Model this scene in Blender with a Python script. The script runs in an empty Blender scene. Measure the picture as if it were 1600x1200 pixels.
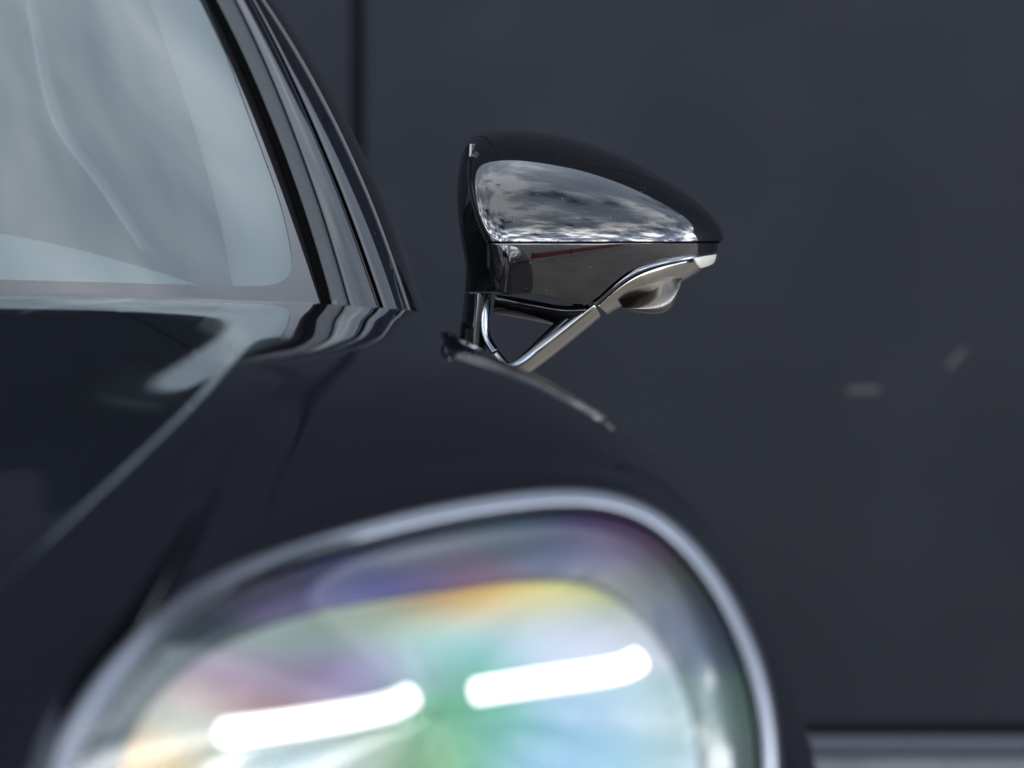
import bpy, math, random
import numpy as np
from mathutils import Vector, Matrix

C = bpy.context.scene.collection
R = math.radians
random.seed(4)

# ------------------------------------------------------------------ camera
H = 1.0                     # camera height above the ground
F = 8000.0                  # focal length in photo pixels (1600 wide)
cam_d = bpy.data.cameras.new('camera')
cam = bpy.data.objects.new('camera', cam_d)
C.objects.link(cam)
cam.location = (0, 0, H)
cam.rotation_euler = (R(90), 0, 0)
cam_d.sensor_width = 36.0
cam_d.lens = 36.0 * F / 1600.0
cam_d.clip_start = 0.05
cam_d.clip_end = 2000
cam_d.dof.use_dof = True
cam_d.dof.focus_distance = 4.86
cam_d.dof.aperture_fstop = 5.0
cam_d.dof.aperture_blades = 9
bpy.context.scene.camera = cam
sc = bpy.context.scene
sc.view_settings.view_transform = 'Standard'
sc.view_settings.look = 'None'
sc.view_settings.gamma = 1
sc.view_settings.use_curve_mapping = False
sc.view_settings.exposure = 0.25
sc.cycles.max_bounces = 10
sc.cycles.transparent_max_bounces = 12

# ------------------------------------------------------------------ sky
SUN_EL, SUN_AZ = R(27), R(14)       # the sun stands behind the tall wall
w = bpy.data.worlds.new('World')
sc.world = w
w.use_nodes = True
nt = w.node_tree
N, L = nt.nodes, nt.links
N.clear()


def nd(tree, typ, **kw):
    n = tree.nodes.new(typ)
    for k, v in kw.items():
        setattr(n, k, v)
    return n


def mth(tree, op, a, b=None, c=None, clamp=False):
    n = tree.nodes.new('ShaderNodeMath')
    n.operation = op
    n.use_clamp = clamp
    for i, v in enumerate((a, b, c)):
        if v is None:
            continue
        if isinstance(v, (int, float)):
            n.inputs[i].default_value = v
        else:
            tree.links.new(v, n.inputs[i])
    return n.outputs[0]


def ramp(tree, fac, stops, interp='LINEAR'):
    n = tree.nodes.new('ShaderNodeValToRGB')
    cr = n.color_ramp
    cr.interpolation = interp
    while len(cr.elements) < len(stops):
        cr.elements.new(0.5)
    for e, (p, c) in zip(cr.elements, stops):
        e.position = p
        e.color = (c, c, c, 1) if isinstance(c, (int, float)) else (*c, 1)
    tree.links.new(fac, n.inputs[0])
    return n.outputs[0]


sky = nd(nt, 'ShaderNodeTexSky', sky_type='NISHITA')
sky.sun_disc = False
sky.sun_elevation = SUN_EL
sky.sun_rotation = SUN_AZ
sky.altitude = 100
sky.air_density = 1.0
sky.dust_density = 1.0
tc = nd(nt, 'ShaderNodeTexCoord')
sep = nd(nt, 'ShaderNodeSeparateXYZ')
L.new(tc.outputs['Generated'], sep.inputs[0])
zz = mth(nt, 'ADD', mth(nt, 'MAXIMUM', sep.outputs[2], 0.0), 0.42)
cmb = nd(nt, 'ShaderNodeCombineXYZ')
L.new(mth(nt, 'DIVIDE', sep.outputs[0], zz), cmb.inputs[0])
L.new(mth(nt, 'DIVIDE', sep.outputs[1], zz), cmb.inputs[1])
n1 = nd(nt, 'ShaderNodeTexNoise')
n1.inputs['Scale'].default_value = 2.4
n1.inputs['Detail'].default_value = 9
n1.inputs['Roughness'].default_value = 0.58
n1.inputs['Distortion'].default_value = 0.35
L.new(cmb.outputs[0], n1.inputs['Vector'])
off = nd(nt, 'ShaderNodeVectorMath', operation='ADD')
off.inputs[1].default_value = (7.3, 2.1, 4.0)
L.new(cmb.outputs[0], off.inputs[0])
n2 = nd(nt, 'ShaderNodeTexNoise')
n2.inputs['Scale'].default_value = 2.7
n2.inputs['Detail'].default_value = 8
n2.inputs['Roughness'].default_value = 0.6
L.new(off.outputs[0], n2.inputs['Vector'])
cover = ramp(nt, n1.outputs[0], [(0.36, 0.0), (0.44, 1.0)])
shade = ramp(nt, n2.outputs[0], [(0.40, (1.0, 1.0, 1.0)), (0.47, (0.38, 0.41, 0.46)), (0.53, (0.135, 0.162, 0.215)), (0.64, (0.05, 0.066, 0.105))])
bright = nd(nt, 'ShaderNodeVectorMath', operation='SCALE')
L.new(mth(nt, 'MULTIPLY', ramp(nt, sep.outputs[2], [(0.0, 1.5), (0.25, 1.1), (0.55, 0.40), (1.0, 0.30)]), 105.0), bright.inputs[3])
calm = nd(nt, 'ShaderNodeMix', data_type='RGBA')
L.new(ramp(nt, sep.outputs[2], [(0.40, 0.0), (0.75, 0.6)]), calm.inputs[0])
L.new(shade, calm.inputs[6])
calm.inputs[7].default_value = (0.245, 0.283, 0.335, 1)
L.new(calm.outputs[2], bright.inputs[0])
mix = nd(nt, 'ShaderNodeMix', data_type='RGBA')
L.new(cover, mix.inputs[0])
L.new(sky.outputs[0], mix.inputs[6])
L.new(bright.outputs[0], mix.inputs[7])
bg = nd(nt, 'ShaderNodeBackground')
bg.inputs[1].default_value = 0.1
L.new(mix.outputs[2], bg.inputs[0])
wo = nd(nt, 'ShaderNodeOutputWorld')
L.new(bg.outputs[0], wo.inputs[0])

# ------------------------------------------------------------------ sun
sd = bpy.data.lights.new('sun', 'SUN')
sd.energy = 3.0
sd.angle = R(0.5)
sd.color = (1.0, 0.95, 0.88)
sun = bpy.data.objects.new('sun', sd)
C.objects.link(sun)
sdir = Vector((math.sin(SUN_AZ) * math.cos(SUN_EL), math.cos(SUN_AZ) * math.cos(SUN_EL), math.sin(SUN_EL)))
sun.rotation_euler = sdir.to_track_quat('Z', 'Y').to_euler()
sun.location = (3, 20, 14)

# ------------------------------------------------------------------ materials


def mat(name, col, rough=0.5, metal=0.0, coat=0.0, ior=1.5, spec=0.5):
    m = bpy.data.materials.new(name)
    m.use_nodes = True
    b = m.node_tree.nodes['Principled BSDF']
    b.inputs['Base Color'].default_value = (*col, 1)
    b.inputs['Roughness'].default_value = rough
    b.inputs['Metallic'].default_value = metal
    b.inputs['IOR'].default_value = ior
    b.inputs['Specular IOR Level'].default_value = spec
    b.inputs['Coat Weight'].default_value = coat
    b.inputs['Coat Roughness'].default_value = 0.015
    return m


def bsdf(m):
    return m.node_tree.nodes['Principled BSDF']


def noise(tree, scale, detail=6, rough=0.55, coord='Object', stretch=None):
    t = nd(tree, 'ShaderNodeTexCoord')
    src = t.outputs[coord]
    if stretch:
        mp = nd(tree, 'ShaderNodeMapping')
        mp.inputs['Scale'].default_value = stretch
        tree.links.new(src, mp.inputs[0])
        src = mp.outputs[0]
    n = nd(tree, 'ShaderNodeTexNoise')
    n.inputs['Scale'].default_value = scale
    n.inputs['Detail'].default_value = detail
    n.inputs['Roughness'].default_value = rough
    tree.links.new(src, n.inputs['Vector'])
    return n.outputs[0]


def colnoise(m, scale, c1, c2, lo=0.35, hi=0.65, stretch=None):
    t = m.node_tree
    o = ramp(t, noise(t, scale, stretch=stretch), [(lo, c1), (hi, c2)])
    t.links.new(o, bsdf(m).inputs['Base Color'])


def roughnoise(m, scale, r1, r2, stretch=None):
    t = m.node_tree
    o = ramp(t, noise(t, scale, stretch=stretch), [(0.35, r1), (0.65, r2)])
    t.links.new(o, bsdf(m).inputs['Roughness'])


def bump(m, scale, strength, dist=0.001, stretch=None):
    t = m.node_tree
    b = nd(t, 'ShaderNodeBump')
    b.inputs['Strength'].default_value = strength
    b.inputs['Distance'].default_value = dist
    t.links.new(noise(t, scale, stretch=stretch), b.inputs['Height'])
    t.links.new(b.outputs[0], bsdf(m).inputs['Normal'])


def dusty(m, scale, thr, col):
    """sparse dust specks on a dark gloss surface"""
    t = m.node_tree
    b = bsdf(m)
    v = nd(t, 'ShaderNodeTexVoronoi')
    v.inputs['Scale'].default_value = scale
    tcn = nd(t, 'ShaderNodeTexCoord')
    t.links.new(tcn.outputs['Object'], v.inputs['Vector'])
    f = mth(t, 'LESS_THAN', v.outputs['Distance'], thr)
    rnd = nd(t, 'ShaderNodeSeparateColor')
    t.links.new(v.outputs['Color'], rnd.inputs[0])
    f = mth(t, 'MULTIPLY', f, mth(t, 'GREATER_THAN', rnd.outputs[0], 0.93))
    mx = nd(t, 'ShaderNodeMix', data_type='RGBA')
    t.links.new(f, mx.inputs[0])
    mx.inputs[6].default_value = b.inputs['Base Color'].default_value
    mx.inputs[7].default_value = (*col, 1)
    t.links.new(mx.outputs[2], b.inputs['Base Color'])
    rr = mth(t, 'ADD', mth(t, 'MULTIPLY', f, 0.5), b.inputs['Roughness'].default_value)
    t.links.new(rr, b.inputs['Roughness'])


PAINT = mat('black_car_paint', (0.004, 0.0045, 0.007), 0.03, ior=1.5)
SHELL = mat('gloss_black_shell', (0.003, 0.003, 0.004), 0.012, ior=1.76)
dusty(SHELL, 260, 0.10, (0.16, 0.16, 0.17))
dusty(PAINT, 150, 0.07, (0.10, 0.10, 0.11))
TRIM = mat('gloss_black_trim', (0.004, 0.004, 0.005), 0.02, ior=1.5)
SATIN = mat('satin_pewter_metal', (0.40, 0.38, 0.345), 0.22, metal=1.0)
CHROME = mat('bright_trim_metal', (0.16, 0.172, 0.19), 0.14, metal=1.0)
RUBBER = mat('dusty_rubber', (0.03, 0.032, 0.036), 0.55)
colnoise(RUBBER, 300, (0.016, 0.018, 0.021), (0.034, 0.037, 0.042), 0.35, 0.8)
BLACK = mat('matt_black', (0.002, 0.002, 0.002), 0.9, spec=0.0)
GAP = BLACK
FRIT = mat('black_glass_border', (0.012, 0.011, 0.014), 0.05, ior=1.66)
REFLINE = mat('pale_reflection_strip', (0.28, 0.30, 0.31), 0.8)  # for the strip that imitates a reflected line
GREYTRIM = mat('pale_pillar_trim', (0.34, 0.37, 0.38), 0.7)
DASH = mat('dashboard_plastic', (0.40, 0.45, 0.465), 0.6)  # lightened: a pale reflection is put into this colour
DASH2 = mat('dashboard_top', (0.22, 0.255, 0.27), 0.6)
SEATM = mat('seat_leather', (0.05, 0.055, 0.06), 0.6)
RIMM = mat('pale_rim_reflection', (0.235, 0.248, 0.285), 0.30, metal=1.0)  # body paint edge; its cloud reflection is put into this pale metal
MGLASS = mat('mirror_silver', (0.75, 0.77, 0.78), 0.02, metal=1.0)


def glass_mat(name, tint_trans, tint_refl, ior, extra, rough=0.01):
    m = bpy.data.materials.new(name)
    m.use_nodes = True
    t = m.node_tree
    t.nodes.clear()
    tr = nd(t, 'ShaderNodeBsdfTransparent')
    tr.inputs[0].default_value = (*tint_trans, 1)
    gl = nd(t, 'ShaderNodeBsdfGlossy')
    gl.inputs['Color'].default_value = (*tint_refl, 1)
    gl.inputs['Roughness'].default_value = rough
    fr = nd(t, 'ShaderNodeFresnel')
    fr.inputs[0].default_value = ior
    f = mth(t, 'ADD', fr.outputs[0], extra, clamp=True)
    mx = nd(t, 'ShaderNodeMixShader')
    t.links.new(f, mx.inputs[0])
    t.links.new(tr.outputs[0], mx.inputs[1])
    t.links.new(gl.outputs[0], mx.inputs[2])
    o = nd(t, 'ShaderNodeOutputMaterial')
    t.links.new(mx.outputs[0], o.inputs[0])
    return m


WGLASS = glass_mat('coated_windscreen_glass', (0.58, 0.62, 0.62), (0.87, 0.965, 0.97), 1.52, 0.048, 0.02)
SGLASS = glass_mat('dark_side_glass', (0.10, 0.11, 0.12), (0.9, 0.95, 1.0), 1.5, 0.02)
LENS = glass_mat('clear_headlight_lens', (0.95, 0.96, 0.97), (1, 1, 1), 1.45, 0.0, 0.03)
SIGNAL = mat('signal_white', (0.36, 0.345, 0.30), 0.12)
POD = mat('shaded_pewter_pod', (0.16, 0.152, 0.138), 0.34, metal=1.0)  # the pewter darkened; shade of the hollow is put into the colour

WALLM = mat('anthracite_panel', (0.022, 0.025, 0.031), 0.5, spec=0.10)
colnoise(WALLM, 1.1, (0.0060, 0.0074, 0.0108), (0.0082, 0.0100, 0.0142))
roughnoise(WALLM, 3.0, 0.42, 0.55)
JOINT = mat('joint_backing', (0.011, 0.013, 0.0175), 0.7, spec=0.1)
FLASH = mat('anthracite_flashing', (0.04, 0.043, 0.055), 0.5, spec=0.2)
PLINTH = mat('concrete_plinth', (0.36, 0.37, 0.40), 0.8)
colnoise(PLINTH, 9, (0.07, 0.075, 0.088), (0.095, 0.10, 0.117))
SCUFF = mat('pale_scuff', (0.038, 0.039, 0.042), 0.7, spec=0.2)
GROUND = mat('worn_tarmac', (0.25, 0.23, 0.20), 0.85)
colnoise(GROUND, 1.7, (0.23, 0.205, 0.175), (0.32, 0.29, 0.25))
bump(GROUND, 90, 0.4, 0.004)

# ------------------------------------------------------------------ helpers


def P(px, py, Y):
    """a point of the place from its bearing and its distance Y along the view"""
    return np.array([(px - 800.0) / F * Y, Y, H - (py - 600.0) / F * Y])


def empty(name, loc, parent=None):
    o = bpy.data.objects.new(name, None)
    o.location = loc
    o.empty_display_size = 0.1
    C.objects.link(o)
    if parent is not None:
        o.parent = parent
    bpy.context.view_layer.update()
    return o


def wmat(o):
    m = Matrix.Identity(4)
    while o is not None:
        m = Matrix.LocRotScale(o.location, o.rotation_euler, o.scale) @ m
        o = o.parent
    return m


def build(name, verts, faces, m, parent=None, smooth=True, solid=0.0, bevel=0.0, origin=None):
    v = np.asarray(verts, dtype=float)
    org = v.mean(axis=0) if origin is None else np.asarray(origin, float)
    me = bpy.data.meshes.new(name)
    me.from_pydata([tuple(p) for p in (v - org)], [], faces)
    me.update()
    if smooth:
        me.polygons.foreach_set('use_smooth', [True] * len(me.polygons))
    me.materials.append(m)
    o = bpy.data.objects.new(name, me)
    C.objects.link(o)
    if parent is not None:
        o.parent = parent
        o.location = wmat(parent).inverted() @ Vector(org)
    else:
        o.location = org
    if solid:
        s = o.modifiers.new('thickness', 'SOLIDIFY')
        s.thickness = abs(solid)
        s.offset = -1 if solid > 0 else 1
    if bevel:
        s = o.modifiers.new('bevel', 'BEVEL')
        s.width = bevel
        s.segments = 3
        s.limit_method = 'ANGLE'
        s.angle_limit = R(30)
        if smooth:
            s.harden_normals = False
    return o


def bspl(ctrl, n, axis=0, closed=False):
    """uniform cubic B-spline through the end points"""
    c = np.moveaxis(np.asarray(ctrl, float), axis, 0)
    if closed:
        e = np.concatenate([c[-1:], c, c[:2]])
        segs = len(c)
    else:
        e = np.concatenate([2 * c[:1] - c[1:2], c, 2 * c[-1:] - c[-2:-1]])
        segs = len(c) - 1
    t = np.linspace(0, segs, n, endpoint=not closed)
    i = np.minimum(t.astype(int), segs - 1)
    f = (t - i).reshape((-1,) + (1,) * (c.ndim - 1))
    b0 = (1 - f) ** 3 / 6
    b1 = (3 * f ** 3 - 6 * f ** 2 + 4) / 6
    b2 = (-3 * f ** 3 + 3 * f ** 2 + 3 * f + 1) / 6
    b3 = f ** 3 / 6
    r = b0 * e[i] + b1 * e[i + 1] + b2 * e[i + 2] + b3 * e[i + 3]
    return np.moveaxis(r, 0, axis)


def ispl(ctrl, n):
    """interpolating natural cubic spline, chord length parameter"""
    c = np.asarray(ctrl, float)
    k = len(c)
    d = np.r_[0, np.cumsum(np.sqrt(np.linalg.norm(np.diff(c, axis=0), axis=1)))]
    A = np.zeros((k, k))
    rhs = np.zeros_like(c)
    A[0, 0] = A[-1, -1] = 1
    h = np.diff(d)
    for i in range(1, k - 1):
        A[i, i - 1], A[i, i], A[i, i + 1] = h[i - 1], 2 * (h[i - 1] + h[i]), h[i]
        rhs[i] = 6 * ((c[i + 1] - c[i]) / h[i] - (c[i] - c[i - 1]) / h[i - 1])
    M = np.linalg.solve(A, rhs)
    t = np.linspace(0, d[-1], n)
    i = np.clip(np.searchsorted(d, t, side='right') - 1, 0, k - 2)
    hh = h[i][:, None]
    a = (d[i + 1] - t)[:, None]
    b = (t - d[i])[:, None]
    return (M[i] * a ** 3 + M[i + 1] * b ** 3) / (6 * hh) + (c[i] / hh - M[i] * hh / 6) * a + (c[i + 1] / hh - M[i + 1] * hh / 6) * b


def gridfaces(nr, nc, flip=False, close_c=False):
    f = []
    for i in range(nr - 1):
        for j in range(nc if close_c else nc - 1):
            k = (j + 1) % nc
            q = (i * nc + j, i * nc + k, (i + 1) * nc + k, (i + 1) * nc + j)
            f.append(q[::-1] if flip else q)
    return f


def surf(name, g, m, parent=None, flip=False, close_c=False, solid=0.0, smooth=True):
    g = np.asarray(g)
    nr, nc = g.shape[:2]
    if m.name.split('.')[0].endswith(('glass', 'lens')):      # glass faces the open side
        n = np.cross(g[1:, :-1] - g[:-1, :-1], g[:-1, 1:] - g[:-1, :-1]).sum((0, 1))
        flip = bool(n[1] < 0)
    return build(name, g.reshape(-1, 3), gridfaces(nr, nc, flip, close_c), m, parent, smooth, solid)


def sweep(name, path, prof, m, parent=None, upv=None, n=None, caps=True, smooth=True, closed_path=False):
    """profile (a, b): a along the side vector, b along the up vector of the path"""
    p = np.asarray(path, float)
    t = np.gradient(p, axis=0)
    if closed_path:
        t = np.roll(p, -1, 0) - np.roll(p, 1, 0)
    t /= np.linalg.norm(t, axis=1)[:, None]
    up = np.broadcast_to(np.asarray(upv, float), p.shape)
    side = np.cross(t, up)
    side /= np.linalg.norm(side, axis=1)[:, None]
    u2 = np.cross(side, t)
    pr = np.asarray(prof, float)
    if pr.ndim == 2:
        pr = np.broadcast_to(pr, (len(p),) + pr.shape)
    g = p[:, None] + side[:, None] * pr[..., :1] + u2[:, None] * pr[..., 1:]
    nr, nc = g.shape[:2]
    f = gridfaces(nr, nc, False, True)
    if closed_path:
        for j in range(nc):
            k = (j + 1) % nc
            f.append(((nr - 1) * nc + j, (nr - 1) * nc + k, k, j))
    elif caps:
        f.append(tuple(range(nc))[::-1])
        f.append(tuple((nr - 1) * nc + j for j in range(nc)))
    return build(name, g.reshape(-1, 3), f, m, parent, smooth)


def roundrect(wd, ht, r, seg=4):
    out = []
    for cx, cy, a0 in ((wd / 2 - r, ht / 2 - r, 0), (-wd / 2 + r, ht / 2 - r, 90), (-wd / 2 + r, -ht / 2 + r, 180), (wd / 2 - r, -ht / 2 + r, 270)):
        for k in range(seg + 1):
            a = R(a0 + 90 * k / seg)
            out.append((cx + r * math.cos(a), cy + r * math.sin(a)))
    return out


def box(name, lo, hi, m, parent=None, bevel=0.0):
    x0, y0, z0 = lo
    x1, y1, z1 = hi
    v = [(x0, y0, z0), (x1, y0, z0), (x1, y1, z0), (x0, y1, z0), (x0, y0, z1), (x1, y0, z1), (x1, y1, z1), (x0, y1, z1)]
    f = [(0, 3, 2, 1), (4, 5, 6, 7), (0, 1, 5, 4), (1, 2, 6, 5), (2, 3, 7, 6), (3, 0, 4, 7)]
    return build(name, v, f, m, parent, smooth=False, bevel=bevel)


def tag(o, label, cat, group=None):
    o['label'] = label
    o['category'] = cat
    if group:
        o['group'] = group
    return o


# ------------------------------------------------------------------ setting
g = 300.0
ground = build('ground', [(-g, -g, 0), (g, -g, 0), (g, g, 0), (-g, g, 0)], [(0, 1, 2, 3)], GROUND, smooth=False)
ground['kind'] = 'structure'

WY = 8.6                     # wall face
WT = 5.2                     # wall top
wall = empty('wall', (0, WY + 0.15, 0))
tag(wall, 'dark anthracite metal clad wall with wide panels and pale plinth behind the car', 'wall')
zj = P(0, 1140, WY)[2]
xj = P(561, 0, WY)[0]
PW = 1.25
box('wall_core', (xj - 9 * PW, WY + 0.045, 0), (xj + 9 * PW, WY + 0.30, WT), JOINT, wall)
pn = None
for k in range(-9, 9):
    x0 = xj + k * PW + 0.006
    if pn is None:
        pn = box('panel', (x0, WY, zj), (x0 + PW - 0.018, WY + 0.043, WT), WALLM, wall, bevel=0.013)
        base = pn.location.copy()
    else:
        q = pn.copy()
        C.objects.link(q)
        q.parent = wall
        q.location = base + Vector((PW * (k + 9), 0, 0))
box('base_flashing', (xj - 9 * PW, WY - 0.025, P(0, 1176, WY)[2]), (xj + 9 * PW, WY + 0.04, P(0, 1149, WY)[2]), FLASH, wall, bevel=0.004)
box('plinth', (xj - 9 * PW, WY - 0.012, 0.0), (xj + 9 * PW, WY + 0.04, P(0, 1182, WY)[2]), PLINTH, wall, bevel=0.006)
# scuffs on the cladding: thin raised smears
for (a, b, hw) in (((1327, 611), (1372, 608), 5.0), ((1482, 574), (1506, 546), 4.0)):
    pa, pb = P(*a, WY - 0.001), P(*b, WY - 0.001)
    dv = (pb - pa) / np.linalg.norm(pb - pa)
    nv = np.array([-dv[2], 0, dv[0]]) * hw / F * WY
    vs = []
    for s, e in ((pa, -1), (pb, 1)):
        for k in range(9):
            an = R(-90 + 180 * k / 8)
            vs.append(s + dv * e * math.cos(an) * hw * 0.5 / F * WY + nv * math.sin(an) * e)
    n = len(vs)
    vv = [v for v in vs] + [v + np.array([0, 0.0012, 0]) for v in vs]
    ff = [tuple(range(n))[::-1], tuple(range(n, 2 * n))] + [(i, (i + 1) % n, n + (i + 1) % n, n + i) for i in range(n)]
    build('scuff_mark', vv, ff, SCUFF, wall, smooth=False)

# low red barrier band behind the camera, mirrored in the housing
RED = mat('red_barrier_plastic', (0.45, 0.03, 0.045), 0.5)
bp = ispl(np.array([(0.75, 1.12, 0.17), (1.23, 0.96, 0.17), (3.0, 0.25, 0.17), (6.07, -0.49, 0.17), (11.3, -1.56, 0.17)], float), 40)
bar_ = empty('barrier', (3.0, 0.25, 0))
tag(bar_, 'low red barrier band on posts in front of the car, seen mirrored in the housing', 'barrier')
sweep('band', bp, roundrect(0.012, 0.22, 0.005, 2), RED, bar_, upv=(0, 0, 1))
for k in (0, 12, 25, 39):
    x_, y_ = bp[k][:2]
    sweep('post', [(x_, y_ + .02, 0.0), (x_, y_ + .02, 0.15), (x_, y_ + .02, 0.32)], roundrect(0.03, 0.03, 0.008, 2), FLASH, bar_, upv=(0, 1, 0))

# ------------------------------------------------------------------ car
car = empty('car', (-0.72, 4.2, 0.0))
tag(car, 'glossy black car seen from its front corner with its headlight lit', 'car')

# ---- bonnet with the wing: rows run from the cowl to the front edge
YR = [4.62, 4.46, 4.33, 4.2, 3.95, 3.7]


def xz(xs, zs, yf):
    """columns of the bonnet: x at the cowl, middle and front edge; heights per row"""
    ys = YR + [yf + 0.6 * (3.7 - yf), yf + 0.35 * (3.7 - yf), yf]
    xx = np.interp(ys, [ys[-1], 4.0, 4.62], [xs[2], xs[1], xs[0]])
    return [np.array([x, y, H + z]) for x, y, z in zip(xx, ys, zs)]


def pp(pts, yf, dip=0.0):
    y5 = YR if len(pts) == 7 else [4.62, 4.42, 4.2, 3.95, 3.7]
    q = np.array([P(a, b, y) for (a, b), y in zip(pts, y5 + [yf])])
    yy = q[:, 1]
    ys = YR + [yf + 0.6 * (3.7 - yf), yf + 0.35 * (3.7 - yf), yf]
    out = []
    for k, y in enumerate(ys):
        out.append(np.array([np.interp(-y, -yy, q[:, 0]), y, np.interp(-y, -yy, q[:, 2])]))
    out[7][2] += dip
    return out


ZH = np.array([.083, .0755, .0655, .041, -.003, -.045, -.110, -.119, -.216])
cols = [
    xz([-1.9, -1.9, -1.9], ZH - .008, 2.6),
    xz([-1.3, -1.3, -1.3], ZH + .013, 2.6),
    xz([-.85, -.85, -.85], ZH + .012, 2.6),
    xz([-.60, -.61, -.64], ZH + .006, 2.6),
    xz([-.46, -.465, -.52], ZH, 2.6),
    xz([-.36, -.36, -.50], ZH + np.array([-.001, -.001, -.001, .001, .000, .002, .000, .002, 0]), 2.6),
    pp([(370, 470), (340, 480), (308, 496), (278, 520), (235, 585), (150, 665), (-430, 1262)], 2.8, .03),
    pp([(452, 472), (430, 486), (408, 502), (382, 517), (345, 558), (318, 612), (-352, 1238)], 2.8),
    pp([(455, 472), (433, 486), (411, 502), (385, 517), (348, 558), (321, 612), (-348, 1238)], 2.8),
    pp([(478, 473), (456, 486), (434, 503), (410, 518), (372, 553), (344, 602), (-322, 1212)], 2.8),
    pp([(481, 473), (459, 486), (437, 503), (413, 518), (375, 553), (347, 602), (-318, 1212)], 2.8),
    pp([(512, 475), (494, 488), (478, 504), (460, 521), (430, 556), (372, 624), (-50, 1390)], 2.72),
    pp([(526, 476), (511, 489), (496, 504.5), (481, 521), (455, 556), (398, 632), (60, 1310)], 2.97),
    pp([(540, 477), (528, 490), (515, 505), (502, 521), (480, 556), (422, 640), (118, 1135)], 3.03),
    pp([(565, 479), (557, 491), (549, 506), (540, 521), (528, 555), (490, 648), (232, 988)], 3.15),
    pp([(595, 481), (597, 492), (599, 507), (600, 521), (602, 554), (595, 652), (420, 868)], 3.35),
    pp([(625, 483), (633, 494), (645, 507), (655, 522), (690, 558), (720, 662), (640, 806)], 3.465),
    pp([(655, 486), (668, 496), (685, 508), (705, 526), (780, 566), (850, 668), (830, 772)], 3.52),
    pp([(690, 505), (708, 520), (730, 534), (760, 546), (868, 580), (950, 685), (945, 768)], 3.55),
    pp([(718, 525), (742, 546), (780, 560), (855, 578), (978, 622), (1035, 725), (1025, 795)], 3.555),
    pp([(738, 550), (790, 602), (935, 645), (1078, 715), (1130, 820), (1118, 882)], 3.55),
    pp([(755, 600), (825, 690), (985, 755), (1165, 866), (1208, 970), (1190, 1025)], 3.515),
    pp([(770, 700), (845, 800), (1010, 900), (1245, 1030), (1262, 1125), (1217, 1150)], 3.49),
    pp([(780, 900), (860, 1000), (1030, 1100), (1300, 1230), (1295, 1300), (1222, 1330)], 3.45),
    pp([(785, 1300), (870, 1400), (1040, 1500), (1310, 1500), (1300, 1500), (1215, 1520)], 3.42),
]
RIM = [(10, 1330, 2.95), (80, 1205, 2.985), (135, 1112, 3.03), (180, 1050, 3.08), (240, 985, 3.145), (310, 928, 3.245), (400, 882, 3.335), (500, 849, 3.41), (600, 822, 3.45), (700, 799, 3.48), (800, 783, 3.51), (880, 776, 3.53), (950, 780, 3.545), (1010, 800, 3.55), (1060, 835, 3.55), (1105, 885, 3.54), (1145, 950, 3.525), (1180, 1030, 3.505), (1200, 1110, 3.49), (1208, 1200, 3.47), (1205, 1330, 3.45)]
BOT = [(1170, 1430, 3.42), (1080, 1485, 3.37), (900, 1500, 3.28), (650, 1500, 3.20), (350, 1490, 3.08), (60, 1450, 2.95)]
loop = RIM + BOT
NL = 240
L2 = np.array(loop, float)
LP = bspl(L2, NL, closed=True)              # px, py, Y of the rim's centre line
ctr = np.array([680.0, 1120.0])


ctrl = np.array(cols)                       # columns x rows x 3
for _ in range(2):                          # fair the wing
    sm = ctrl.copy()
    sm[14:-2, 3:7] = 0.5 * ctrl[14:-2, 3:7] + 0.25 * (ctrl[13:-3, 3:7] + ctrl[15:-1, 3:7])
    ctrl[14:-2, 3:7, 2] = sm[14:-2, 3:7, 2]
for j in range(12, len(cols)):              # the front edge meets the lamp rim
    e_ = ctrl[j, -1]
    q_ = np.array([e_[0] / e_[1] * F + 800, 600 - (e_[2] - H) / e_[1] * F])
    m_ = int(np.argmin(np.linalg.norm(LP[:, :2] - q_, axis=1)))
    if LP[m_, 1] < 1400:
        ctrl[j, -1] = P(LP[m_, 0], LP[m_, 1], LP[m_, 2] + 0.006)
gb = bspl(bspl(ctrl, 200, 0), 110, 1)       # dense
surf('bonnet', np.swapaxes(gb, 0, 1), PAINT, car, solid=0.003, flip=True)

# ---- headlight
hl = empty('headlight', tuple(P(690, 1050, 3.5)), car)
def rimring(off, dy):
    """ring parallel to the rim: off pixels outwards, dy metres behind"""
    t = np.roll(LP[:, :2], -1, 0) - np.roll(LP[:, :2], 1, 0)
    t /= np.linalg.norm(t, axis=1)[:, None]
    n = np.stack([t[:, 1], -t[:, 0]], 1)
    q = LP[:, :2] + n * off * (1 + 0.5 * np.clip((430 - LP[:, 0]) / 260, 0, 1) * (abs(off) < 17))[:, None]
    return np.array([P(a, b, y + dy) for (a, b), y in zip(q, LP[:, 2])])


rings = [rimring(14, 0.016), rimring(13, 0.006), rimring(10, 0.0), rimring(3, -0.006), rimring(-5, -0.010), rimring(-12, -0.0105), rimring(-15, -0.007), rimring(-16, 0.004), rimring(-16, 0.03)]
gr = bspl(np.array(rings), 40, 0)
surf('headlight_rim', gr, RIMM, hl, close_c=True)
gr = bspl(np.array([rimring(-15.5, 0.003), rimring(-19, 0.003), rimring(-24, 0.006), rimring(-25, 0.03)]), 12, 0)
surf('headlight_seal', gr, BLACK, hl, close_c=True)


def scaled(k, dy, cx=680.0, cy=1120.0, bulge=0.0):
    q = np.array([cx, cy]) + (LP[:, :2] - np.array([cx, cy])) * k
    y0 = 3.36
    return np.array([P(a, b, y0 + (y - y0) * k + dy - bulge * (1 - k * k)) for (a, b), y in zip(q, LP[:, 2])])


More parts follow.
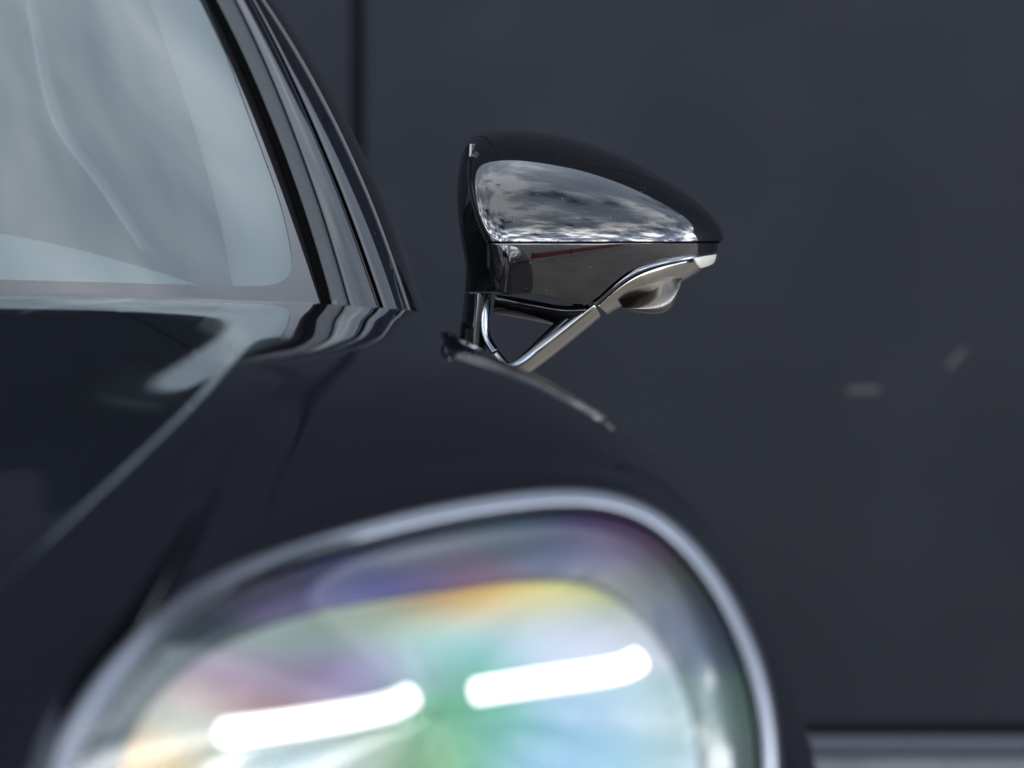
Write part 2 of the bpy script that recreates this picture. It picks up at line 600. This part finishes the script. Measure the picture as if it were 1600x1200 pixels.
lensr = [rimring(-22, 0.006)] + [scaled(k, 0.0, bulge=0.06) for k in (0.86, 0.72, 0.55, 0.37, 0.18, 0.01)]
surf('lens', bspl(np.array(lensr), 40, 0), LENS, hl, close_c=True)

# coated inner surfaces of the lamp
INNER = [(160, 1330), (185, 1200), (222, 1115), (278, 1050), (360, 1000), (470, 962), (585, 940), (700, 924), (790, 910), (870, 905), (930, 916), (980, 945), (1025, 995), (1058, 1050), (1080, 1110), (1092, 1180), (1096, 1300), (1060, 1380), (950, 1420), (750, 1430), (500, 1425), (270, 1400)]
IN = np.array(INNER, float)
# resample so that it lines up with the rim by angle
ang = np.unwrap(np.arctan2(LP[:, 1] - 1120, LP[:, 0] - 680))
INd = bspl(IN, 1200, closed=True)
ia = np.arctan2(INd[:, 1] - 1120, INd[:, 0] - 680)
ir = np.hypot(INd[:, 1] - 1120, INd[:, 0] - 680)
o = np.argsort(ia)
la = np.arctan2(LP[:, 1] - 1120, LP[:, 0] - 680)
rr = np.interp(la, ia[o], ir[o], period=2 * math.pi)
IQ = np.stack([680 + rr * np.cos(la), 1120 + rr * np.sin(la)], 1)


def inner(k, dy):
    q = np.array([680.0, 1120.0]) + (IQ - np.array([680.0, 1120.0])) * k
    return np.array([P(a, b, 3.42 + dy + (y - 3.42) * 0.8 * k * k) for (a, b), y in zip(q, LP[:, 2])])


def srgb(c):
    return tuple(((x / 255.0) / 12.92 if x / 255.0 <= 0.04045 else ((x / 255.0 + 0.055) / 1.055) ** 2.4) for x in c)


# iridescent sheen of the coating, painted in as fixed tints by place
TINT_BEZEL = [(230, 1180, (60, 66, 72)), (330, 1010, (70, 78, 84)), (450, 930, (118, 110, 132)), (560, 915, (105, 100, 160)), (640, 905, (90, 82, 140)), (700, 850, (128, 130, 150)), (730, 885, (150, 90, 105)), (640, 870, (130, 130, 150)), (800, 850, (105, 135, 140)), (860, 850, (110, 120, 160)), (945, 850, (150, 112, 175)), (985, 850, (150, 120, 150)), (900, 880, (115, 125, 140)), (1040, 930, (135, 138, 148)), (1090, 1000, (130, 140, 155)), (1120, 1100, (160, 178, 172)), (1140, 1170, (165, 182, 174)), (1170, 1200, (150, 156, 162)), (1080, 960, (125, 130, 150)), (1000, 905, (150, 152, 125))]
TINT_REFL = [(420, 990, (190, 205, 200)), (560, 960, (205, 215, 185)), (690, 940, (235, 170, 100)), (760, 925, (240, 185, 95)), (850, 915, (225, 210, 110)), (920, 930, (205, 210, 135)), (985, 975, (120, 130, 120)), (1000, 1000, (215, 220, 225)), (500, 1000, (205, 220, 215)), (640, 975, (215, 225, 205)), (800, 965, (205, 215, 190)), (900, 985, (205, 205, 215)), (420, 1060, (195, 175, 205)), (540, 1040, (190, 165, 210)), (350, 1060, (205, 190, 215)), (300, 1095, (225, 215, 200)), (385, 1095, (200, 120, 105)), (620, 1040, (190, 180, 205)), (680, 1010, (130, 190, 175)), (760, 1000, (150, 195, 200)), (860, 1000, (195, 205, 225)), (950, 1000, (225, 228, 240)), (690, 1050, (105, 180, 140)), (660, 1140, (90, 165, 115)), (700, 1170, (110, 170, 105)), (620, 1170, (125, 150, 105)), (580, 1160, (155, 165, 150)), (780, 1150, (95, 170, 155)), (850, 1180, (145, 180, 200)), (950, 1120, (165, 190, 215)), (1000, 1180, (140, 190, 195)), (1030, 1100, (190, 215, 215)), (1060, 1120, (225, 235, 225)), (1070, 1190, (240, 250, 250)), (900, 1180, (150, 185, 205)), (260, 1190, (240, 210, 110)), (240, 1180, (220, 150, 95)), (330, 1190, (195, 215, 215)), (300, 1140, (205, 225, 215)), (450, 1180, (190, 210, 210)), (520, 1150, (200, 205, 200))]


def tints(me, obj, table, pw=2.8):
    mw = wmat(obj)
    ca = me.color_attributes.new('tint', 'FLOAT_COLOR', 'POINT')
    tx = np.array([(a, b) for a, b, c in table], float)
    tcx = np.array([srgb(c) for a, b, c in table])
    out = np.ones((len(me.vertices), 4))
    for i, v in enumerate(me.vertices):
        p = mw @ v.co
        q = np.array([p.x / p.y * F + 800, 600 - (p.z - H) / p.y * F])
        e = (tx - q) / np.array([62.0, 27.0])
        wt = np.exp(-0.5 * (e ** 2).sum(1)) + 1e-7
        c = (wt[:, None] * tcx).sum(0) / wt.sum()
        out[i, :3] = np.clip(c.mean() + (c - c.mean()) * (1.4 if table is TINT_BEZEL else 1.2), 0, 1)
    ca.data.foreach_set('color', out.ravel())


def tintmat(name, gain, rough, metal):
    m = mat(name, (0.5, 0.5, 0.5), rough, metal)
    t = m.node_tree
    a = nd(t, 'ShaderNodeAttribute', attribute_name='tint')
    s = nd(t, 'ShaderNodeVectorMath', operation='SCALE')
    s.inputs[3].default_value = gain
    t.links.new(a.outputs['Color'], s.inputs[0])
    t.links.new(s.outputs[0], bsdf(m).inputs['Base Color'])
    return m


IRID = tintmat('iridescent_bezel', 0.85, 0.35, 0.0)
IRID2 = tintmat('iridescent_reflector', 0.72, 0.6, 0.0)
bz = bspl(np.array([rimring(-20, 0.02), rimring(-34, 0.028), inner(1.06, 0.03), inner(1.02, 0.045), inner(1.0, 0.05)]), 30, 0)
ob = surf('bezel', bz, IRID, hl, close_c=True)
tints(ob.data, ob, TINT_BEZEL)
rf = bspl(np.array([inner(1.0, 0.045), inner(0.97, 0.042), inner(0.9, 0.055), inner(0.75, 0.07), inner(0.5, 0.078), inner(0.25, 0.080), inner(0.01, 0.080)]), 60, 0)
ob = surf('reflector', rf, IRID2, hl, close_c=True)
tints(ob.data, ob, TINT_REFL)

GLOW = bpy.data.materials.new('daylight_led')
GLOW.use_nodes = True
bsdf(GLOW).inputs['Base Color'].default_value = (0.9, 0.9, 0.9, 1)
bsdf(GLOW).inputs['Emission Color'].default_value = (1, 0.98, 0.94, 1)
bsdf(GLOW).inputs['Emission Strength'].default_value = 1.7
circ = [(math.cos(2 * math.pi * k / 14), math.sin(2 * math.pi * k / 14)) for k in range(14)]
for pts in ([(352, 1146), (420, 1138), (500, 1126), (580, 1112), (620, 1101), (641, 1089)], [(744, 1081), (800, 1072), (880, 1060), (950, 1050), (980, 1043), (998, 1031)]):
    path = bspl(np.array([P(a, b, 3.36 + (a - 680) * (.00042 if a < 680 else .0003)) for a, b in pts]), 24, 0)
    sweep('daytime_light', path, np.array(circ) * 0.0086, GLOW, hl, upv=(0, -1, 0))

# ---- windscreen: rows from the cowl to the roof
def wrow(pts):
    return [np.array(p) for p in pts]


edge = [P(548, 528, 4.677), P(533, 490, 4.715), P(470, 330, 4.885), P(395, 145, 5.097), P(331, -5, 5.284), P(225, -230, 5.590), P(150, -380, 5.814)]
rows = []
for i, e in enumerate(edge):
    r_ = []
    for d in (1.02, 0.80, 0.58, 0.38, 0.22, 0.10, 0.0):
        x = e[0] - d * 1.4
        q = (x + .76) / (e[0] + .76)
        f_ = 0.105 * (1 - min(1.2, abs(q)) ** 2.2)
        r_.append(np.array([x, e[1] - f_, e[2] + 0.05 * f_]))
    rows.append(r_)
ws = bspl(bspl(np.array(rows), 60, 0), 80, 1)
surf('windscreen', ws, WGLASS, car)
WS = np.array(rows)


def ws_at(u, v):
    """u across 0..1 (right edge 1), v up 0..1; bilinear on the dense grid"""
    a = v * (ws.shape[0] - 1)
    b = u * (ws.shape[1] - 1)
    i, j = int(min(a, ws.shape[0] - 2)), int(min(b, ws.shape[1] - 2))
    fa, fb = a - i, b - j
    return (ws[i, j] * (1 - fa) + ws[i + 1, j] * fa) * (1 - fb) + (ws[i, j + 1] * (1 - fa) + ws[i + 1, j + 1] * fa) * fb


# printed dark border, laid on the glass
from mathutils.bvhtree import BVHTree
wv = [Vector(p) for p in ws.reshape(-1, 3)]
bvh = BVHTree.FromPolygons(wv, gridfaces(ws.shape[0], ws.shape[1]))


def on_glass(px, py):
    d = Vector(((px - 800) / F, 1, -(py - 600) / F)).normalized()
    hit = bvh.ray_cast(Vector((0, 0, H)), d)
    if hit[0] is None:
        hit = bvh.find_nearest(Vector(P(px, py, 4.75 + max(0, 490 - py) / 490 * .57)))
    n = hit[1] if hit[1].y < 0 else -hit[1]
    return np.array(hit[0] + n * 0.0009)


B_OUT = [(-900, 500), (-400, 500), (0, 500), (300, 500), (430, 500), (500, 496), (509, 480), (488, 405), (466, 330), (434, 235), (398, 145), (331, -5), (225, -230), (165, -350)]
B_IN = [(-900, 415), (-400, 428), (0, 438), (300, 446), (405, 450), (444, 444), (459, 420), (452, 372), (436, 308), (409, 236), (378, 152), (322, 0), (215, -230), (160, -345)]
bo = ispl(np.array(B_OUT, float), 150)
bi = ispl(np.array(B_IN, float), 150)
# same parameter for both lines: knots are matched one to one
tk = np.linspace(0, 13, 150)
bo = np.stack([np.interp(tk, range(14), np.array(B_OUT, float)[:, k]) for k in (0, 1)], 1)
bi = bspl(np.array(B_IN, float), 150)
surf('glass_border', np.array([[on_glass(*(b * (1 - t) + a * t)) for t in np.linspace(0, 1, 8)] for a, b in zip(bo, bi)]), FRIT, car)

# ---- front pillar: strips lofted along the pillar
PY = [500, 330, 145, -5, -230, -380]
PD = [e[1] for e in edge[1:]]


def strip(name, L_, R_, dl, dr, m, mid=0.0, solid=0.003):
    """left and right pixel columns at each level, with depth offsets"""
    rws = []
    for i in range(6):
        a = P(L_[i], PY[i], PD[i] + dl)
        b = P(R_[i], PY[i] + 3, PD[i] + dr)
        c = (a + b) / 2 + np.array([0.3, -1, 0.5]) * mid
        rws.append([a, c, b])
    s = bspl(bspl(np.array(rws), 50, 0), 10, 1)
    return surf(name, s, m, car, solid=solid)


def lin(a0, a1, a2):
    """columns at py 475, 262, 0 -> six levels"""
    z = np.polyfit([475, 262, 0], [a0, a1, a2], 2)
    return [float(np.polyval(z, y)) for y in PY]


cA = lin(507, 444, 332)
cB = lin(521, 456, 342)
cC = lin(548, 483, 372)
cD = lin(593, 517, 396)
cE = lin(599, 522, 399)
cF = lin(640, 563, 418)
cG = lin(657, 584, 434)
strip('glass_seal', cA, cB, -0.024, -0.016, BLACK, 0.001)
strip('pillar_gutter', cB, cC, -0.010, -0.002, RUBBER, 0.001)
strip('pillar_skin', cC, cD, -0.006, -0.001, PAINT, 0.0012)
strip('pillar_gap', [x - 1 for x in cD], [x + 1 for x in cE], 0.006, 0.010, BLACK, 0.0)
strip('door_frame', cE, cF, 0.003, 0.024, PAINT, 0.003)
strip('side_seal', [x - 1 for x in cF], cG, 0.022, 0.11, TRIM, 0.006)
ptop = P(cG[5], PY[5], PD[5] + 0.11)

# ---- roof, door side and side window behind the pillar
roof = []
for yy, dz, dx in ((0, 0, 0), (0.25, 0.035, 0.01), (0.9, 0.05, 0.0), (1.6, 0.01, -0.05), (2.0, -0.06, -0.12)):
    r_ = []
    for k in range(7):
        p = WS[6][k]
        r_.append(np.array([p[0] + (dx if k > 4 else 0), p[1] + yy - 0.0, p[2] + dz - 0.004 - (0.02 if k == 6 else 0)]))
    roof.append(r_)
surf('roof', bspl(bspl(np.array(roof), 24, 0), 40, 1), PAINT, car, solid=0.004)
sg = []
for t in np.linspace(0, 1, 12):
    a = P(650, 500, 4.90) * (1 - t) + np.array([-0.10, 7.2, H + 0.09]) * t
    b0 = P(cG[0] - 4, 500, PD[0] + 0.115)
    tt = min(1.0, t * 2.4)
    top = P(np.interp(tt, [0, .2, .4, .6, .8, 1], cG) - 6, np.interp(tt, [0, .2, .4, .6, .8, 1], PY), np.interp(tt, [0, .2, .4, .6, .8, 1], PD) + 0.115)
    if t > 1 / 2.4:
        q = (t - 1 / 2.4) / (1 - 1 / 2.4)
        top = ptop + np.array([0.02 * q, 1.45 * q, -0.05 * q - 0.12 * q ** 3])
    sg.append([a, (a + top) / 2 + np.array([0.012, 0, 0]), top])
surf('side_window', bspl(np.array(sg), 10, 1), SGLASS, car)
sec = ctrl[17:, 0]
dr = []
for dy, dx in ((-0.05, -.004), (0.0, -.003), (0.3, -.007), (0.9, -.016), (1.8, -.03), (2.4, -.07), (2.85, -.16)):
    dr.append(sec + np.array([dx - 0.002, dy, 0.012 * min(max(dy, 0), 1.2) - 0.003 - max(-dy, 0) * 0.12]))
surf('front_door', bspl(bspl(np.array(dr), 30, 0), 60, 1), PAINT, car, solid=0.004)

# ---- cabin seen through the glass
CREST = [.11, .15, .185, .18, .158, .100, .06]
db = []
for yy, kz in ((4.74, .25), (4.86, .62), (5.0, .93), (5.12, 1.0), (5.2, .75), (5.22, -0.8)):
    db.append([np.array([x, yy + (0.04 if abs(x + .95) > .5 else 0), H + kz * c - (0 if kz > 0 else .0)]) for x, c in zip((-1.75, -1.4, -1.0, -.7, -.48, -.30, -.20), CREST)])
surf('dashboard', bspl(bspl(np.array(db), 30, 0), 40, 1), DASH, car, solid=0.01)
refl_line = ispl(np.array([P(40, -60, 5.75), P(62, 80, 5.7), P(92, 190, 5.62), P(150, 275, 5.5), P(235, 400, 5.4)]), 40)  # added pale strip, stands in for a reflected line in the glass
sweep('reflection_strip', refl_line, roundrect(0.004, 0.03, 0.001, 2), REFLINE, car, upv=(0.2, 1, 0))
ins = []
for i in range(6):
    a = P([372, 345, 290, 235, 150, 90][i], PY[i], PD[i] + 0.10)
    b = P(cB[i] - 10, PY[i], PD[i] + 0.03)
    ins.append([a + np.array([0, .03, -0.01]), a, (a + b) / 2 + np.array([0, -.012, .004]), b])
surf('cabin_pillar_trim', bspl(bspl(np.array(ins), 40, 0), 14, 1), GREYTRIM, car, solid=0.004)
# seat with headrest behind the dashboard
st = []
for yy, zz_, hw in ((5.75, -.25, .26), (5.85, .05, .26), (5.95, .25, .23), (6.0, .36, .16), (6.0, .38, .12), (6.02, .52, .13), (6.05, .56, .10)):
    st.append([np.array([-.62 + hw * math.cos(a), yy + .06 * math.sin(a), H + zz_]) for a in np.linspace(0, 2 * math.pi, 16, endpoint=False)])
surf('seat', bspl(np.array(st), 30, 0), SEATM, car, close_c=True)

# ---- front below the bonnet, left of the headlight
gl = []
for dz, dy in ((0.0, 0.01), (-.02, 0.03), (-.06, 0.035), (-.30, 0.03)):
    gl.append([ctrl[j][-1] + np.array([0.0, dy, dz]) for j in range(0, 10)])
surf('front_grille', bspl(np.array(gl), 10, 0), BLACK, car, solid=0.004)

# ------------------------------------------------------------------ door mirror
MY = 4.86
mr = empty('door_mirror', tuple(P(800, 580, MY + 0.03)), car)
CX, CY = 800.0, 377.0
OUT = [(758, 377), (746, 352), (735, 312), (728, 270), (728, 240), (740, 218), (760, 206), (790, 201), (830, 204), (871, 211), (915, 221), (966, 240), (1010, 262), (1047, 285), (1084, 309), (1110, 333), (1128, 356), (1133, 377)]
OT = bspl(np.array(OUT, float), 160, 0)
OT[0] = (758, 377)


def dome_y(rho, D, n):
    return D * (1 - (1 - np.clip(rho, 0, 1) ** n) ** (1 / n))


def xdepth(px):
    q = (px - CX) / (1131.5 - CX) if px > CX else (CX - px) / (CX - 757)
    return float(dome_y(min(q, 0.9995), 0.16, 1.9) if px > CX else dome_y(min(q, 0.9995), 0.037, 2.3))


LEFT = bspl(np.array([(758, 377), (746, 352), (735, 312), (728, 270), (728, 240)], float), 60)
TOPC = bspl(np.array(OUT[4:], float), 150)[:-2]
nr = 80
vv_ = np.sin(np.linspace(0, math.pi / 2, nr))
g_ = np.zeros((nr, len(TOPC), 3))
shelltop = []
for j, T in enumerate(TOPC):
    bx = 758 + (1131 - 758) * (T[0] - 728) / (1131 - 728)
    hgt = max(377 - T[1], 0.5)
    dz_ = 2.3 * (hgt / F * MY)
    lk = max(0.0, 1 - (T[0] - 728) / 60.0) ** 2
    for i, v in enumerate(vv_):
        py = 377 - hgt * v
        x_ = bx + (T[0] - bx) * v ** 1.5
        if lk > 0:
            x_ = x_ * (1 - lk) + np.interp(-py, -LEFT[:, 1], LEFT[:, 0]) * lk
        y = MY + xdepth(bx) + dz_ * (1 - math.sqrt(max(0.0, 1 - v * v)))
        g_[i, j] = P(x_, py, y)
    shelltop.append(g_[-1, j])
surf('upper_shell', g_, SHELL, mr)
leftedge = [g_[i, 0] for i in range(nr)]
# rim of the shell rolling back behind its outline
edge3 = np.array(leftedge[::2] + shelltop[1:-2])
mid3 = np.array(P(905, CY - 60, MY))
rimg = []
for dy, k in ((0, 1.0), (0.008, 1.0), (0.02, 0.99), (0.03, 0.95)):
    q = mid3 + (edge3 - mid3) * np.array([k, 1, k])
    q[:, 1] = edge3[:, 1] + dy
    rimg.append(q)
surf('shell_rim', np.array(rimg), SHELL, mr)


def plan(px):
    """housing face at the crease line"""
    return MY + xdepth(px)


# lower shell between the crease and the trim strip
LO = [(764, 384), (770, 415), (779, 455)]
LB = [(764, 418), (779, 456), (820, 461), (865, 467), (915, 474), (945, 454), (966, 436), (985, 423), (1004, 415), (1030, 408), (1065, 400), (1095, 397), (1116, 394), (1124, 391)]
LBd = ispl(np.array(LB, float), 200)
xs = np.linspace(761, 1121, 130)
yb = np.interp(xs, LBd[:, 0], LBd[:, 1])
lg = []
for x_, y1 in zip(xs, yb):
    colp = []
    for t in np.linspace(0, 1, 26):
        py = 379.2 + (y1 - 379.2) * t
        dz = (py - 379.2) / F * MY
        colp.append(P(x_, py, plan(x_) + 0.0008 + 0.07 * dz + 2.6 * dz * dz))
    lg.append(colp)
surf('lower_shell', np.array(lg), SHELL, mr, solid=0.002)
seam = [P(x_, 378.3, plan(x_) + 0.0022) for x_ in np.linspace(764, 1122, 60)]
sweep('shell_seam', seam, roundrect(0.003, 0.0024, 0.0006, 2), BLACK, mr, upv=(0, 0, 1))

# inner side of the housing towards the car
so = [(721, 238), (714, 268), (712, 308), (715, 345), (720, 382), (726, 407), (727, 429), (724, 456)]
si = [(737, 225), (734, 262), (743, 312), (755, 358), (766, 385), (770, 410), (775, 432), (780, 456)]
sg = []
for a, b in zip(so, si):
    m_ = ((a[0] + b[0]) / 2 - 4, (a[1] + b[1]) / 2)
    sg.append([P(b[0] + 6, b[1], MY + 0.118), P(b[0], b[1], MY + 0.112), P(b[0] - 5, b[1], MY + 0.116), P(*m_, MY + 0.132), P(a[0] + 3, a[1], MY + 0.145), P(a[0], a[1], MY + 0.158), P(a[0] + 3, a[1], MY + 0.175)])
surf('inner_side', bspl(bspl(np.array(sg), 40, 0), 30, 1), SHELL, mr)
# rear: mirror glass in a black frame
low = np.array([P(a, b, MY + d) for a, b, d in ((1112, 392, .15), (1040, 404, .13), (980, 420, .12), (945, 446, .12), (900, 458, .12), (800, 448, .12), (768, 425, .13))])
loop_ = np.vstack([rimg[-1], low])
bc = loop_.mean(0)
bc[1] = MY + 0.20


def ringb(k, dy):
    q = bc + (loop_ - bc) * k
    q[:, 1] += dy
    return q


surf('rear_frame', np.array([ringb(1.0, 0), ringb(0.9, 0.012), ringb(0.5, 0.004), ringb(0.02, 0)]), BLACK, mr, close_c=True, flip=True)
surf('mirror_glass', np.array([ringb(0.84, 0.018), ringb(0.5, 0.012), ringb(0.02, 0.008)]), MGLASS, mr, close_c=True, flip=True)

# ---- V shaped foot
def band(name, A, B, m, ya, yb_, bow=0.0, n=90, nn=10):
    """ribbon between two pixel polylines with depths, bowed forward"""
    a = ispl(np.array([P(p[0], p[1], y) for p, y in zip(A, ya)]), n)
    b = ispl(np.array([P(p[0], p[1], y) for p, y in zip(B, yb_)]), n)
    rws = []
    for p, q in zip(a, b):
        d = q - p
        nrm = np.cross(d, (a[-1] - a[0]))
        mid = (p + q) / 2 + np.array([0, -bow, 0])
        rws.append([p, p * .6 + q * .4 + np.array([0, -bow, 0]), p * .4 + q * .6 + np.array([0, -bow, 0]), q])
    return surf(name, bspl(np.array(rws), nn, 1), m, mr)


# diagonal arm: a bevelled bar swept down the diagonal
def bar(name, pts, prof_fn, m, n=80):
    p = ispl(np.array([P(a, b, y) for a, b, y in pts]), n)
    t = np.gradient(p, axis=0)
    t /= np.linalg.norm(t, axis=1)[:, None]
    back = np.array([0, 1.0, 0])
    up = np.cross(t, back)
    up /= np.linalg.norm(up, axis=1)[:, None]
    rws = []
    for i in range(n):
        rws.append([p[i] + up[i] * u * MY / F + back * v for u, v in prof_fn(i / (n - 1))])
    return p, np.array(rws)


def barsurf(name, pts, prof_fn, m, n=80, smooth=False, mods=True):
    p, g2 = bar(name, pts, prof_fn, m, n)
    nr_, nc_ = g2.shape[:2]
    f = gridfaces(nr_, nc_, False, True)
    f.append(tuple(range(nc_))[::-1])
    f.append(tuple((nr_ - 1) * nc_ + j for j in range(nc_)))
    return build(name, g2.reshape(-1, 3), f, m, mr, True)


# path of the bright strip: down the inner leg, round the bend and up the arm
STRIP1 = [(760.5, 459, MY + .062), (758, 485, MY + .060), (757.5, 510, MY + .058), (761, 528, MY + .056), (773, 548.5, MY + .052)]
STRIP2 = [(774.5, 551, MY + .052), (784, 563, MY + .050), (796, 572.5, MY + .047), (809, 568.5, MY + .045), (830, 553, MY + .044), (875, 517.5, MY + .042), (922, 480, MY + .040)]
STRIP3 = [(926, 475, MY + .040), (946, 457.5, MY + .037), (966, 440.5, MY + .034), (985, 427.5, MY + .034), (1004, 418.5, MY + .037), (1030, 410.5, MY + .046), (1065, 403.5, MY + .065), (1095, 400, MY + .090), (1116, 397, MY + .113)]


def strip_prof(wdt):
    def fn(t):
        return [(-wdt / 2, .004), (-wdt / 2 + .4, .0012), (-wdt / 5, -.0012), (wdt / 5, -.0008), (wdt / 2 - .4, .002), (wdt / 2, .005), (wdt / 2, .012), (-wdt / 2, .012)]
    return fn


def sm_strip(name, pts, wdt):
    def fn(t):
        out = []
        for a in np.linspace(0, math.pi, 11):
            out.append((-wdt / 2 * math.cos(a), .004 - .0036 * math.sin(a) ** 0.55 + .0022 * (.5 - .5 * math.cos(a))))
        out += [(wdt / 2, .014), (-wdt / 2, .014)]
        return out
    return barsurf(name, pts, fn, CHROME, 90)


sm_strip('foot_strip', STRIP1, 14)
sm_strip('foot_strip', STRIP2, 13)
sm_strip('housing_strip', STRIP3, 9)

# body of the diagonal arm under the strip (pewter face seen at a slant)
ARM = [(765, 610, MY + .066), (792, 590, MY + .060), (815, 574, MY + .054), (845, 552, MY + .05), (890, 517, MY + .048), (933, 482.5, MY + .046)]


def arm_fn(t):
    w_ = 15 + 1.5 * math.sin(t * 3)
    return [(11, -.004), (8, -.006), (2, -.0045), (-w_ * .5, .004), (-w_ * .85, .020), (-w_, .045), (-w_ * .6, .062), (9, .066), (12, .05)]


def rounded(fn, m=26):
    def g3(t):
        return bspl(np.array(fn(t)), m * 1, 0, closed=True)
    return g3


barsurf('foot_arm', ARM, rounded(arm_fn, 40), SATIN, 60)
INA = [(808, 566, MY + .06), (840, 541, MY + .06), (880, 510, MY + .06), (915, 482, MY + .06)]
barsurf('foot_inner_face', INA, rounded(lambda t: [(3 + 13 * t, .015), (5 + 16 * t, .004), (2 + 12 * t, -.012), (-4, -.012), (-4, .015)], 24), TRIM, 40)
# leg towards the car
LEG = [(744, 458, MY + .085), (742, 485, MY + .085), (738, 515, MY + .085), (736, 560, MY + .085)]
barsurf('foot_leg', LEG, rounded(lambda t: [(26, -.005), (20, -.022), (4, -.028), (-10, -.020), (-20, .0), (-21, .03), (0, .05), (22, .04)], 40), TRIM, 40)
ELBOW = [(768, 552, MY + .075), (782, 570, MY + .072), (800, 590, MY + .070)]
barsurf('foot_elbow', ELBOW, rounded(lambda t: [(12, -.006), (6, -.016), (-6, -.018), (-14, -.008), (-16, .02), (0, .04), (12, .03)], 32), TRIM, 24)
# cross piece under the housing, above the opening
CRX = [(772, 474, MY + .075), (800, 478, MY + .068), (840, 485, MY + .062), (880, 491, MY + .058), (915, 490, MY + .056)]
barsurf('foot_bridge', CRX, rounded(lambda t: [(15 - 2 * t, -.012), (6, -.018), (-6 - 6 * t, -.008), (-16 - 2 * t, .012), (-18 - 2 * t, .03), (-10, .05), (10, .05), (17, .03)], 40), TRIM, 50)

# pewter underside of the housing, with the hollow and its lip
UT = [(934, 476), (952, 460), (971, 444), (990, 431), (1008, 422), (1032, 414), (1066, 406.5), (1096, 403), (1116, 400)]
UM = [(944, 486), (965, 470), (986, 459), (1006, 452), (1026, 446), (1046, 434), (1072, 422), (1097, 414), (1118, 402)]
UB = [(951, 493), (972, 480), (992, 474), (1012, 470), (1034, 466), (1054, 448), (1080, 434), (1099, 423), (1120, 398)]
uyt = [MY + d for d in (.044, .041, .038, .038, .041, .05, .068, .092, .113)]
us = []
for (a, b, c), y in zip(zip(UT, UM, UB), uyt):
    us.append([P(*a, y + .006), P(a[0], a[1] + 2, y - .001), P(*b, y + .012), P(*c, y + .050), P(c[0] - 2, c[1] - 2, y + .085)])
surf('housing_underside', bspl(bspl(np.array(us), 70, 0), 30, 1), SATIN, mr, solid=0.002)
LT = [(972, 478), (992, 470), (1012, 458), (1034, 446), (1052, 441), (1066, 436)]
LM = [(974, 481), (993, 482), (1013, 482), (1035, 480), (1052, 466), (1064, 445)]
LBm = [(973, 482.5), (992, 487.5), (1012, 491), (1035, 492), (1054, 478), (1062, 450)]
ls = []
for a, c, y in zip(LT, LBm, (.062, .055, .052, .052, .06, .075)):
    a, c = np.array(a, float), np.array(c, float)
    pt = lambda t, d: P(*(a + (c - a) * t), MY + y + d)
    ls.append([pt(-.15, .016), pt(.2, .010), pt(.5, .003), pt(.8, .000), pt(1.0, .006), pt(.98, .022), pt(.8, .06)])
surf('lamp_pod', bspl(bspl(np.array(ls), 50, 0), 40, 1), POD, mr)
sgn = [[P(1083, 403.5, MY + .078), P(1100, 400.5, MY + .093), P(1117, 397.5, MY + .112)], [P(1086, 413, MY + .078), P(1102, 411, MY + .092), P(1116, 404, MY + .112)], [P(1091, 418, MY + .085), P(1104, 416, MY + .096), P(1113, 410, MY + .113)]]
surf('signal_lens', bspl(bspl(np.array(sgn), 10, 0), 14, 1), SIGNAL, mr, solid=0.002)
